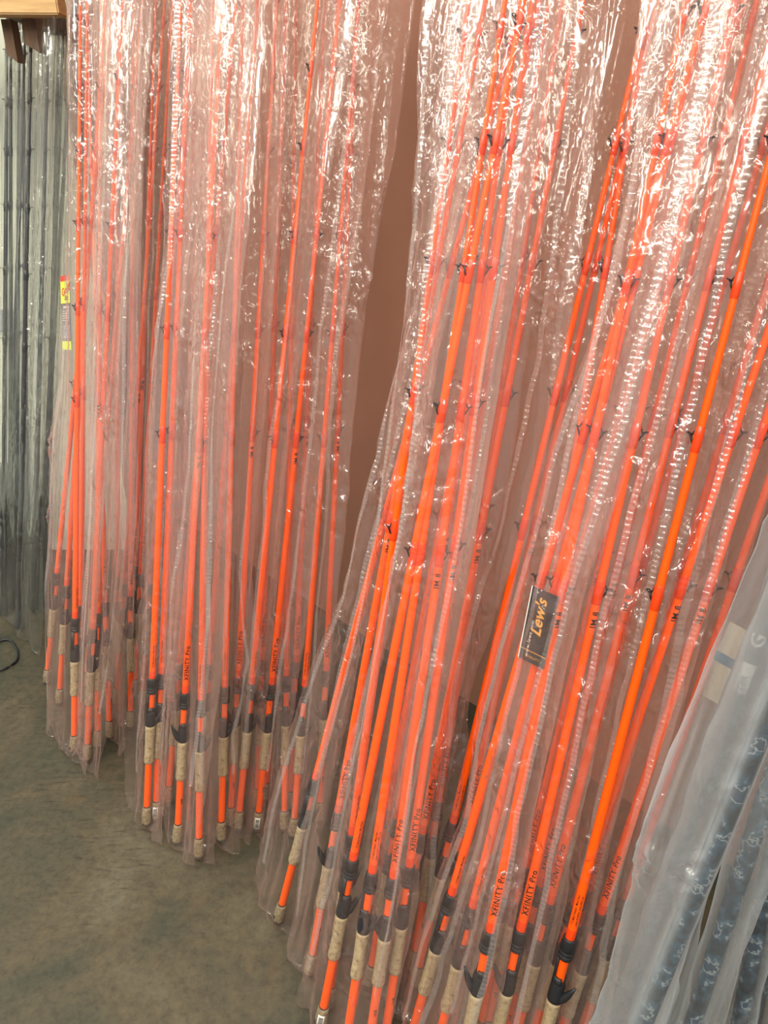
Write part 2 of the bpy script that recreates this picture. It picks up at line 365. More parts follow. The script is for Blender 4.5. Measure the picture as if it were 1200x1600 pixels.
RODS = [
 ('R17', (-1.1284, 2.033, 0.01), (0.2399, 0.0504, 0.9695), 'L', 'orange casting rod standing farthest left of all the orange rods', 'orange rods of the first bundle', 3.26, ()),
 ('R1', (-1.0453, 1.9292, 0.01), (0.191, 0.1022, 0.9762), 'L', 'orange casting rod just left of the straight upright one at the far left', 'orange rods of the first bundle', 3.38, ()),
 ('R13', (-0.9221, 1.7761, 0.01), (0.0991, 0.1996, 0.9748), 'L', 'orange casting rod half hidden behind the two foremost far left rods', 'orange rods of the first bundle', 3.44, ()),
 ('R2', (-0.9139, 1.7089, 0.01), (0.0988, 0.1999, 0.9748), 'L', 'crisp upright orange casting rod, front left of the far left bundle, pale cork showing', 'orange rods of the first bundle', 3.58, ()),
 ('R3', (-0.8646, 1.6767, 0.01), (0.1462, 0.1497, 0.9779), 'L', 'orange casting rod with the lowest butt of the far left bundle, tilting right', 'orange rods of the first bundle', 3.38, ()),
 ('R6', (-0.828, 1.7682, 0.01), (0.0201, 0.2834, 0.9588), 'R', 'orange casting rod tilting left at the top, butt right of the far left front pair', 'orange rods of the first bundle', 0.42, ()),
 ('R14', (-0.8514, 1.7297, 0.01), (0.081, 0.2188, 0.9724), 'R', 'hazy orange casting rod between the far left front pair and the left-tilting rod', 'orange rods of the first bundle', -0.47, ()),
 ('R7', (-0.8544, 1.9288, 0.01), (0.0616, 0.2394, 0.969), 'L', 'hazy orange casting rod in the rear middle of the far left bundle', 'orange rods of the first bundle', 3.11, ()),
 ('R16', (-0.8591, 1.9271, 0.01), (0.1587, 0.1365, 0.9778), 'R', 'faint orange casting rod in the rear of the far left bundle tilting right', 'orange rods of the first bundle', 0.44, ()),
 ('R8', (-0.7799, 1.8165, 0.01), (0.0663, 0.2344, 0.9699), 'R', 'orange casting rod standing upright at the right side of the far left bundle', 'orange rods of the first bundle', 0.15, ()),
 ('R9', (-0.8163, 1.974, 0.01), (0.133, 0.1637, 0.9775), 'R', 'dim orange casting rod behind the right side of the far left bundle', 'orange rods of the first bundle', 0.4, ()),
 ('R10', (-0.7766, 1.9221, 0.01), (0.1493, 0.1464, 0.9779), 'L', 'orange casting rod farthest right and back in the far left bundle, tilting right', 'orange rods of the first bundle', 2.75, ()),
 ('Gf2', (-0.6237, 1.4433, 0.01), (0.1082, 0.19, 0.9758), 'L', 'hazy orange casting rod at the left edge of the second bundle', 'orange rods of the second bundle', 3.11, ()),
 ('Gf', (-0.6042, 1.4612, 0.01), (0.105, 0.1934, 0.9755), 'L', 'orange casting rod with a white barcode sticker on its butt, left in the second bundle', 'orange rods of the second bundle', 2.89, ('barcode',)),
 ('Gy', (-0.5859, 1.5183, 0.01), (0.147, 0.1489, 0.9779), 'L', 'hazy orange casting rod behind the left front of the second bundle, tilting right', 'orange rods of the second bundle', 3.19, ()),
 ('Gg', (-0.5277, 1.3865, 0.01), (0.1081, 0.1902, 0.9758), 'R', 'orange casting rod whose butt is just left of the foremost butt in the second bundle', 'orange rods of the second bundle', 0.07, ()),
 ('Ga', (-0.4622, 1.3406, 0.01), (0.056, 0.2453, 0.9678), 'L', 'crisp upright orange casting rod standing foremost in the second bundle', 'orange rods of the second bundle', 2.65, ()),
 ('Gb', (-0.4165, 1.3928, 0.01), (0.0608, 0.2403, 0.9688), 'L', 'orange casting rod next right of the foremost rod in the second bundle', 'orange rods of the second bundle', 2.86, ()),
 ('Gx', (-0.4021, 1.4414, 0.01), (0.0911, 0.2082, 0.9738), 'R', 'hazy orange casting rod in the rear middle of the second bundle', 'orange rods of the second bundle', -0.22, ()),
 ('Gc', (-0.3796, 1.4305, 0.01), (0.1279, 0.1691, 0.9773), 'L', 'orange casting rod in the middle of the second bundle tilting far right at the top', 'orange rods of the second bundle', 3.56, ()),
 ('Gd', (-0.3288, 1.4285, 0.01), (0.124, 0.1732, 0.977), 'R', 'crisp orange casting rod with a barcode sticker, right of the middle of the second bundle', 'orange rods of the second bundle', 0.27, ('barcode',)),
 ('Ge', (-0.2573, 1.4274, 0.01), (0.0296, 0.2733, 0.9615), 'L', 'upright hazy orange casting rod behind the right part of the second bundle', 'orange rods of the second bundle', 2.8, ()),
 ('Gz', (-0.2507, 1.4951, 0.01), (0.0584, 0.2427, 0.9683), 'R', 'dim orange casting rod at the back of the second bundle by its right end', 'orange rods of the second bundle', 0.3, ()),
 ('G9', (-0.2319, 1.4072, 0.01), (0.0911, 0.2082, 0.9738), 'L', 'orange casting rod with tiny print by its black ring, right end of the second bundle', 'orange rods of the second bundle', 2.78, ()),
 ('G10', (-0.1688, 1.4581, 0.01), (0.0546, 0.2468, 0.9675), 'R', 'orange casting rod at the extreme right rear of the second bundle against the brown wall', 'orange rods of the second bundle', 0.12, ()),
 ('T1', (-0.2408, 1.1678, 0.01), (0.2339, 0.0568, 0.9706), 'L', 'leftmost and most slanted orange casting rod of the third bundle', 'orange rods of the third bundle', 3.5, ()),
 ('A', (-0.1573, 1.045, 0.01), (0.1625, 0.1325, 0.9778), 'R', 'orange casting rod second from the left in the third bundle', 'orange rods of the third bundle', 0.2, ()),
 ('T10', (-0.1116, 0.9733, 0.01), (0.125, 0.1722, 0.9771), 'L', 'hazy orange casting rod behind the leftmost crisp front rod of the third bundle', 'orange rods of the third bundle', 3.51, ()),
 ('T2', (-0.1252, 0.9349, 0.01), (0.167, 0.1277, 0.9777), 'L', 'left rod of the three crisp front rods of the third bundle, trigger to the right', 'orange rods of the third bundle', 3.35, ('barcode',)),
 ('T3', (-0.072, 0.8889, 0.01), (0.1263, 0.1708, 0.9772), 'L', 'middle rod of the three crisp front rods of the third bundle', 'orange rods of the third bundle', 2.75, ()),
 ('T12', (-0.0279, 1.0196, 0.01), (0.1355, 0.1611, 0.9776), 'R', 'orange casting rod behind the three crisp front rods, round emblem on its butt', 'orange rods of the third bundle', 0.48, ()),
 ('T4', (-0.0287, 0.8729, 0.01), (0.1146, 0.1832, 0.9764), 'R', 'right rod of the three crisp front rods of the third bundle', 'orange rods of the third bundle', -0.25, ()),
 ('T5', (0.0041, 0.8944, 0.01), (0.1078, 0.1905, 0.9758), 'R', 'orange casting rod with its name printed above a bagged black reel seat, third bundle', 'orange rods of the third bundle', 0.1, ()),
 ('T11', (0.0233, 1.0735, 0.01), (0.1236, 0.1737, 0.977), 'L', 'dim orange casting rod deep behind the right part of the third bundle', 'orange rods of the third bundle', 3.6, ()),
 ('T6', (0.017, 0.9844, 0.01), (0.1419, 0.1543, 0.9778), 'R', 'orange casting rod rising at the right side of the third bundle', 'orange rods of the third bundle', 0.04, ()),
 ('T7', (0.0665, 1.0513, 0.01), (0.1116, 0.1864, 0.9761), 'R', 'pale hazy orange casting rod behind the right side of the third bundle', 'orange rods of the third bundle', 0.18, ()),
 ('T8', (0.0693, 1.0203, 0.01), (0.1638, 0.1311, 0.9777), 'L', 'strongly slanted orange casting rod between the third and fourth bundles', 'orange rods of the third bundle', 2.85, ()),
 ('F1', (0.0442, 0.872, 0.01), (0.1868, 0.1067, 0.9766), 'R', 'leftmost orange casting rod of the fourth bundle, left of the black hang tag', 'orange rods of the fourth bundle', 3.3, ()),
 ('F7', (0.0885, 0.8358, 0.01), (0.1636, 0.1313, 0.9778), 'L', 'orange casting rod with a dark cork grip behind the leftmost rod of the fourth bundle', 'orange rods of the fourth bundle', 3.33, ()),
 ('F2', (0.127, 0.776, 0.01), (0.1295, 0.1674, 0.9773), 'L', 'orange casting rod with its long trigger pointing up left, fourth bundle', 'orange rods of the fourth bundle', 0.1, ()),
 ('F11', (0.1932, 0.9062, 0.01), (0.0982, 0.2006, 0.9747), 'L', 'dim orange casting rod in the gap behind the left of the fourth bundle', 'orange rods of the fourth bundle', 3.54, ()),
 ('F3', (0.1777, 0.7796, 0.01), (0.1329, 0.1638, 0.9775), 'R', 'orange casting rod with the clearest name lettering, just right of the black hang tag', 'orange rods of the fourth bundle', 0.05, ()),
 ('F9', (0.2245, 0.8686, 0.01), (0.1387, 0.1577, 0.9777), 'R', 'hazy orange casting rod behind the middle of the fourth bundle', 'orange rods of the fourth bundle', -0.14, ()),
 ('F4', (0.2334, 0.835, 0.01), (0.1412, 0.155, 0.9778), 'R', 'orange casting rod right of the one with the clearest lettering', 'orange rods of the fourth bundle', -0.33, ()),
 ('F8', (0.2569, 0.766, 0.01), (0.1346, 0.1621, 0.9776), 'L', 'orange casting rod low in front in the right part of the fourth bundle', 'orange rods of the fourth bundle', 2.79, ()),
 ('F5', (0.2618, 0.8445, 0.01), (0.1764, 0.1178, 0.9773), 'R', 'orange casting rod second from the right in front of the fourth bundle', 'orange rods of the fourth bundle', 0.1, ()),
 ('F6', (0.3063, 0.8283, 0.01), (0.1685, 0.1261, 0.9776), 'R', 'rightmost crisp orange casting rod of the fourth bundle', 'orange rods of the fourth bundle', -0.2, ()),
 ('F10', (0.3595, 0.8545, 0.01), (0.1665, 0.1282, 0.9777), 'L', 'dim orange casting rod behind the right end of the fourth bundle', 'orange rods of the fourth bundle', 3.24, ()),
 ('N1', (-0.9894, 2.016, 0.01), (0.1939, 0.0992, 0.976), 'L', 'faint orange casting rod deep behind the middle of the far left bundle', 'orange rods of the first bundle', 3.62, ()),
 ('N2', (-0.8371, 2.0135, 0.01), (0.1091, 0.1891, 0.9759), 'R', 'faint upright orange casting rod deep behind the right of the far left bundle', 'orange rods of the first bundle', -0.48, ()),
 ('N3', (-0.497, 1.5059, 0.01), (0.1196, 0.178, 0.9767), 'L', 'faint orange casting rod deep behind the foremost rod of the second bundle', 'orange rods of the second bundle', 3.39, ()),
 ('N4', (-0.3411, 1.505, 0.01), (0.0612, 0.2398, 0.9689), 'R', 'faint orange casting rod deep behind the middle of the second bundle', 'orange rods of the second bundle', 0.34, ()),
 ('N5', (-0.3234, 1.5295, 0.01), (0.1137, 0.1842, 0.9763), 'L', 'faint orange casting rod deep behind the barcode-stickered right rod of the second bundle', 'orange rods of the second bundle', 2.66, ()),
 ('N6', (-0.1062, 1.0931, 0.01), (0.1662, 0.1285, 0.9777), 'R', 'faint orange casting rod deep behind the left crisp front rod of the third bundle', 'orange rods of the third bundle', 0.29, ()),
 ('N7', (-0.0545, 1.0492, 0.01), (0.1515, 0.1441, 0.9779), 'L', 'faint orange casting rod deep behind the right crisp front rod of the third bundle', 'orange rods of the third bundle', 3.01, ()),
 ('N8', (0.1015, 1.0292, 0.01), (0.1559, 0.1394, 0.9779), 'R', 'faint orange casting rod deep behind the left of the fourth bundle', 'orange rods of the fourth bundle', 0.08, ()),
 ('N9', (0.125, 0.9588, 0.01), (0.1845, 0.1092, 0.9768), 'L', 'faint orange casting rod deep behind the black hang tag', 'orange rods of the fourth bundle', 2.65, ()),
 ('N10', (0.2043, 0.9115, 0.01), (0.1438, 0.1522, 0.9778), 'R', 'faint orange casting rod behind the rod with the clearest lettering', 'orange rods of the fourth bundle', -0.45, ()),
 ('N11', (0.2465, 0.9045, 0.01), (0.1595, 0.1357, 0.9778), 'L', 'faint orange casting rod deep behind the middle of the fourth bundle', 'orange rods of the fourth bundle', 2.82, ()),
 ('N12', (0.3018, 0.8688, 0.01), (0.1549, 0.1405, 0.9779), 'R', 'faint orange casting rod deep behind the right of the fourth bundle', 'orange rods of the fourth bundle', 0.46, ()),
]
ROD_OBJ = {}
rnd = random.Random(11)
for (nm, P, d, side, label, group, phi, extra) in RODS:
    ROD_OBJ[nm] = make_rod(P, d, phi, label, group, extra)

# dark rods on the left
DB = [(.46, .0095), (.8, .0085), (1.3, .0068), (1.8, .0052), (2.2, .0015)]
def dark_meshes():
    b = MB(); b.lathe([(z, r) for z, r in DB], 12); LIB['d_blank'] = b.mesh('blank', [M_DARKBLANK])
    b = MB(); b.lathe([(0, .011), (.002, .0155), (.01, .0165), (.04, .0150), (.07, .0125), (.075, .009)], 16); LIB['d_cap'] = b.mesh('butt_cap', [M_FOAM])
    b = MB(); b.lathe([(.072, .0095), (.19, .0100), (.195, .0125), (.21, .0135), (.26, .0125), (.275, .0100)], 16); LIB['d_grip'] = b.mesh('foam_grip', [M_FOAM])
    b = MB(); b.lathe([(.27, .0105), (.275, .0135), (.29, .0140), (.31, .0125), (.33, .0110), (.36, .0110), (.362, .0135), (.38, .0135), (.382, .0120), (.39, .0120), (.392, .0135), (.41, .0130), (.44, .0115), (.465, .0090)], 18)
    b.tube([(-.010, 0, .29), (-.018, 0, .30), (-.026, 0, .315)], [.006, .0045, .002], 7); LIB['d_seat'] = b.mesh('reel_seat', [M_BLACK])
    for k, z in enumerate(GUIDES):
        r = float(np.interp(z, [p[0] for p in DB], [p[1] for p in DB])); b = MB(); L = .018; ring = .0048 - .0003 * k
        b.lathe([(z - L, r), (z - L + .001, r + .001), (z + L * .7, r + .001), (z + L * .7 + .001, r)], 10, cap=False)
        b.tube([(r + ring * 1.6 + ring * math.cos(2 * math.pi * i / 10), ring * math.sin(2 * math.pi * i / 10), z + .004) for i in range(11)], .0009, 4)
        b.tube([(r, 0, z - L * .6), (r + ring * .7, 0, z + .003)], .0010, 4)
        LIB['dg%d' % k] = b.mesh('guide', [M_GUIDE])
dark_meshes()
DARK = [
 ('D2', (-1.4651, 2.452, 0.01), (0.1387, 0.1577, 0.9777), 2.64, 'dark rod at the very left edge of the photograph'),
 ('D6', (-1.4582, 2.4973, 0.01), (0.1233, 0.174, 0.977), 3.32, 'dark rod second from the left edge'),
 ('D1', (-1.3656, 2.3599, 0.01), (0.1533, 0.1422, 0.9779), -0.16, 'thick dark rod with the foremost butt of the dark rods'),
 ('D5', (-1.4029, 2.52, 0.01), (0.0995, 0.1992, 0.9749), 2.95, 'dark rod just right behind the foremost dark butt'),
 ('D4', (-1.3665, 2.4873, 0.01), (0.1539, 0.1415, 0.9779), 0.32, 'dark rod right of the middle of the dark rods'),
 ('D7', (-1.3377, 2.4963, 0.01), (0.166, 0.1288, 0.9777), 3.12, 'dark rod at the right end of the dark rods, by the yellow tag'),
 ('D8', (-1.3462, 2.5669, 0.01), (0.1363, 0.1603, 0.9776), -0.18, 'thin dark rod behind the bundle end, left of the orange rods'),
 ('D9', (-1.4694, 2.5679, 0.01), (0.1316, 0.1652, 0.9774), -0.02, 'faint dark rod behind the thick foremost dark rod'),
 ('D10', (-1.3722, 2.5432, 0.01), (0.2029, 0.0896, 0.9751), 3.35, 'dark rod slanting right toward the yellow tag'),
 ('D11', (-1.5163, 2.5926, 0.01), (0.1817, 0.1121, 0.9769), -0.44, 'faint dark rod slanting right at the far left'),
]
for (nm, P, d, phi, label) in DARK:
    root = empty('fishing_rod'); root.matrix_world = rod_matrix(P, d, phi); tag(root, label, 'fishing rod', 'dark rods in clear bags under the pine rail')
    for q, k in (('blank', 'd_blank'), ('butt_cap', 'd_cap'), ('foam_grip', 'd_grip'), ('reel_seat', 'd_seat')): link(q, LIB[k], root)
    for k in range(len(GUIDES)): link('guide', LIB['dg%d' % k], root)
    ROD_OBJ[nm] = root

# camouflage rods in milky bags, right
b = MB(); b.lathe([(.05, .0125), (.3, .0130), (.60, .0135), (.95, .0130), (1.25, .0115)], 16); LIB['c_grip'] = b.mesh('printed_grip', [M_CAMO])
b = MB(); b.lathe([(1.24, .0068), (1.6, .005), (2.2, .0018)], 12); LIB['c_blank'] = b.mesh('blank', [M_DARKBLANK])
b = MB(); b.lathe([(0, .010), (.003, .015), (.045, .015), (.052, .0125)], 16); LIB['c_cap'] = b.mesh('butt_cap', [M_FOAM])
b = MB(); b.arc(.895, .945, .01365, .01385, -math.pi / 2 - .8, -math.pi / 2 + .8, 10); LIB['c_label'] = b.mesh('white_label', [M_WHITE])
LIB['c_text'] = text_mesh('TIER', .013, M_INK, 'label_lettering', .01385, .900, -math.pi / 2, 1.0)
b = MB(); b.arc(.95, 1.06, .0134, .0136, -math.pi / 2 - .9, -math.pi / 2 + .9, 10); LIB['c_band'] = b.mesh('white_label', [M_INK])
LIB['c_big'] = text_mesh('G', .030, M_WHITE, 'label_lettering',   .0137, .972, -math.pi / 2, 1.0)
CAMO = [
 ('C1', (0.4441, 0.8201, 0.01), (0.1733, 0.1211, 0.9774), 0.2, 'blue camouflage printed rod behind the one with the white lettered label'),
 ('C2', (0.5712, 0.6934, 0.01), (0.0648, 0.236, 0.9696), 0.35, 'camouflage printed rod at the lower right edge in milky film'),
 ('C3', (0.3131, 0.6448, 0.01), (0.1801, 0.1138, 0.977), -0.12, 'camouflage printed rod nearest the camera in milky film'),
 ('C4', (0.6698, 0.809, 0.01), (0.0627, 0.2383, 0.9692), 0.22, 'camouflage printed rod deepest at the right edge'),
 ('C5', (0.4551, 0.6914, 0.01), (0.1345, 0.1622, 0.9776), 0.2, 'camouflage printed rod faint in milky film between the two lower right rods'),
 ('C6', (0.3777, 0.7974, 0.01), (0.1747, 0.1195, 0.9773), -0.15, 'camouflage printed rod with a white lettered label, nearest the orange bundle'),
]
for (nm, P, d, phi, label) in CAMO:
    root = empty('fishing_rod'); root.matrix_world = rod_matrix(P, d, phi); tag(root, label, 'fishing rod', 'camouflage rods in milky bags')
    for q, k in (('blank', 'c_blank'), ('butt_cap', 'c_cap'), ('printed_grip', 'c_grip'), ('white_label', 'c_label'), ('dark_label', 'c_band')):
        if nm == 'C6' or q not in ('white_label', 'dark_label'): link(q, LIB[k], root)
    if nm == 'C6': link('label_lettering', LIB['c_text'], root); link('label_lettering', LIB['c_big'], root)
    ROD_OBJ[nm] = root

# ------------------------------------------------------------------ plastic bags
TAB = np.random.RandomState(7).rand(256, 256)
def vn(x, y, seed=0):
    x = np.asarray(x) + seed * 17.31; y = np.asarray(y) + seed * 9.77
    xi = np.floor(x).astype(int); yi = np.floor(y).astype(int); fx = x - xi; fy = y - yi
    fx = fx * fx * (3 - 2 * fx); fy = fy * fy * (3 - 2 * fy)
    g = lambda a, b: TAB[a & 255, b & 255]
    return (g(xi, yi) * (1 - fx) + g(xi + 1, yi) * fx) * (1 - fy) + (g(xi, yi + 1) * (1 - fx) + g(xi + 1, yi + 1) * fx) * fy
def ridge(v): return 1 - np.abs(2 * v - 1)
def facet(x, y, seed):
    """crumpled-foil relief: distance to scattered points"""
    xi = np.floor(x).astype(int); yi = np.floor(y).astype(int); best = np.full(x.shape, 9.0)
    for i in (-1, 0, 1):
        for j in (-1, 0, 1):
            a = xi + i; c = yi + j; px = a + TAB[(a * 3 + seed * 7) & 255, (c * 5 + seed) & 255]; py = c + TAB[(a * 5 + seed) & 255, (c * 3 + seed * 11) & 255]
            best = np.minimum(best, np.hypot(x - px, y - py))
    return best

def bag_depth(W, S, seed, half, amp):
    """common fold relief of both sheets (metres, + towards the aisle)"""
    w0 = np.clip(np.abs(W) / .045 - .25, 0, 1); w0 = w0 * w0 * (3 - 2 * w0)
    drift = .9 * vn(S * 1.1, 0 * S, seed) + .25 * vn(S * 5, W * 6, seed + 3)
    big = ridge(vn(W * 17 + drift * 1.3, S * .9, seed + 1))
    mid = ridge(vn(W * 42 + drift * 2.2, S * 2.4, seed + 2))
    sway = vn(W * 7, S * 1.3, seed + 5) - .5
    return w0 * (amp * (.020 * (big - .5) + .030 * sway) + amp * .007 * (mid - .5)) + .0025 * amp * (ridge(vn(W * 30 + drift * 3, S * 3.5, seed + 9)) - .5)

def make_bag(P, d, kind, Lp, Rp, seed, label, group, seams=2, knots=()):
    P = Vector(P); ez = Vector(d).normalized(); ea = (wa - ez * wa.dot(ez)).normalized(); en = ea.cross(ez)
    if en.dot(wn) > 0: en = -en                                   # en: out of the wall, towards the aisle
    NU, NV = 92, 320
    s0 = max(.0, min(Lp[0][0], Rp[0][0])); s1 = 2.17
    s = np.linspace(s0 if s0 > .05 else 0.0, s1, NV)
    wl = np.interp(s, [p[0] for p in Lp], [p[1] for p in Lp]); wr = np.interp(s, [p[0] for p in Rp], [p[1] for p in Rp])
    wob = lambda q: .010 * (vn(s * 6, 0 * s, q) - .5) + .006 * (vn(s * 19, 0 * s, q + 1) - .5)
    wl = np.minimum(wl + wob(seed + 20), -.016); wr = np.maximum(wr + wob(seed + 30), .016)
    th = np.linspace(0, 2 * np.pi, NU, endpoint=False)
    # more columns near the side folds
    c = np.cos(th); sg = np.sin(th)
    mid = (wl + wr) / 2; half = (wr - wl) / 2
    W = mid[:, None] + half[:, None] * c[None, :]; S = np.repeat(s[:, None], NU, 1)
    amp = 3.2 if kind == 'm' else 1.0
    B = .006 + .016 * np.exp(-(W / .03) ** 2)                      # the rod props the sheets apart
    B = B * np.clip((S - s[0]) / .02, .25, 1)
    base = bag_depth(W, S, seed, half, amp)
    own = .006 * (vn(W * 26, S * 4, seed + 40) - .3) * (sg > 0)[None, :]
    cm = np.clip(vn(W * 9, S * 3.2, seed + 50) * 2.4 - 1.15, 0, 1)  # crumpled patches
    cmask = cm.copy()
    if kind == 'm': cm = cm * .35
    if kind == 'm': HZ = .25 + 1.5 * ridge(vn(W * 24 + vn(S * 1.5, 0 * S, seed), S * .8, seed + 95)) ** 2
    else: HZ = 1.0
    tight = 1 - (.75 * np.exp(-(W / .017) ** 2) * (sg >= 0)[None, :] if kind == 'o' else 0)      # film pressed against the rod is clear
    hz = np.interp(S, [0, .35, .9], [.42, .60, 1.0]) * tight * HZ * HAZE[kind] * (.45 + 1.1 * vn(W * 45, S * 1.6, seed + 90) ** 1.5 + .5 * vn(W * 8, S * 1.1, seed + 91))
    crum = (.5 - facet(W * 32 + 3 * vn(W * 20, S * 20, seed + 61), S * 19, seed + 60)) * .015 * cm
    D = base + B * np.sign(sg)[None, :] * np.abs(sg)[None, :] ** .6 + own + crum * np.where(sg >= 0, 1, .6)[None, :]
    rk = random.Random(seed * 5 + 1)
    small = [(lambda q: (q, rk.uniform(-.85, .85) * float(np.interp(q, s, half)) + float(np.interp(q, s, mid)), rk.uniform(.014, .034)))(rk.uniform(.25, 1.95)) for _ in range(13 if kind == 'o' else 5)]
    for (ks, kw, kr) in list(knots) + small:                                      # places where the film is pulled into a gathered pucker
        rx = W - kw; ry = (S - ks) * .8; rad = np.hypot(rx, ry) / kr; ang = np.arctan2(ry, rx)
        fl = np.exp(-rad ** 2) * np.clip(rad * 3, 0, 1)
        D = D + np.where(sg >= 0, 1, .3)[None, :] * kr * (.34 * fl * (ridge(vn(ang * 2.6, rad * 1.3, seed + 33)) - .4) + .15 * np.exp(-(rad * 1.6) ** 2) + .16 * np.exp(-rad ** 2) * (.5 - facet(W * 48, S * 44, seed + 35)))
        cmask = np.maximum(cmask, (1.8 if kr > .035 else 2.4) * np.exp(-rad ** 2))
    # loose bottom hem flares and wrinkles where it meets the floor
    hem = np.clip(1 - (S - s[0]) / .10, 0, 1) ** 2
    D = D + hem * .030 * (vn(W * 30, S * 22, seed + 70) - .42); W2 = W + hem * .012 * (vn(W * 35, S * 40, seed + 71) - .5)
    X = np.array(P)[None, None, :] + S[..., None] * np.array(ez) + W2[..., None] * np.array(ea) + D[..., None] * np.array(en)
    X[..., 2] = np.maximum(X[..., 2], .0025 + .004 * vn(W * 60, S * 60, seed + 80))
    v = X.reshape(-1, 3)
    i = np.arange(NV - 1)[:, None] * NU; j = np.arange(NU)[None, :]; j2 = (j + 1) % NU
    f = np.stack([i + j, i + j2, i + NU + j2, i + NU + j], -1).reshape(-1, 4)
    # sealed bottom end
    h = NU // 2; end = [(q, q + 1, NU - 1 - q, (NU - q) % NU) for q in range(h)]
    f = np.concatenate([f, np.array([(a_, d_, c_, b_) for a_, b_, c_, d_ in end if len({a_, b_, c_, d_}) == 4])])
    uv = np.stack([W + np.where(sg >= 0, 0, .5)[None, :] + seed * 1.37, S + seed * .71], -1).reshape(-1, 2)
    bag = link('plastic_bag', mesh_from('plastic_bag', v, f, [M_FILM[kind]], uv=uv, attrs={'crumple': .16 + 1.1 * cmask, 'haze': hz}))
    tag(bag, label, 'plastic bag', group)
    # ribbed heat seams running down the front sheet
    rr = random.Random(seed)
    for q in range(seams):
        fr = (-.62, .58, .1)[q] + rr.uniform(-.15, .15); s_ = np.linspace(.12 + .1 * q, 2.12, 760)
        a_ = np.interp(s_, s, wl); c_ = np.interp(s_, s, wr)
        wc = (a_ + c_) / 2 + (c_ - a_) / 2 * fr
        off = np.array([-.0048, -.003, 0, .003, .0048]); Wm = wc[:, None] + off[None, :]; Sm = np.repeat(s_[:, None], 5, 1)
        Dm = bag_depth(Wm, Sm, seed, None, amp) + .006 * (vn(Wm * 26, Sm * 4, seed + 40) - .3) + .006 + .016 * np.exp(-(Wm / .03) ** 2) + .0035
        Dm = Dm + .0016 * np.sin(Sm * 2 * np.pi / .0085 + 5 * vn(Sm * 30, 0 * Sm, seed)) * np.array([.3, 1, 1, 1, .3])[None, :]
        X = np.array(P)[None, None, :] + Sm[..., None] * np.array(ez) + Wm[..., None] * np.array(ea) + Dm[..., None] * np.array(en)
        i = np.arange(759)[:, None] * 5; j = np.arange(4)[None, :]
        f = np.stack([i + j, i + j + 1, i + 5 + j + 1, i + 5 + j], -1).reshape(-1, 4)
        link('ribbed_seam', mesh_from('ribbed_seam', X.reshape(-1, 3), f, [M_SEAM], uv=np.stack([Wm, Sm], -1).reshape(-1, 2), attrs={'crumple': np.full(Wm.shape, .2), 'haze': np.full(Wm.shape, .13)}), bag)
    return bag

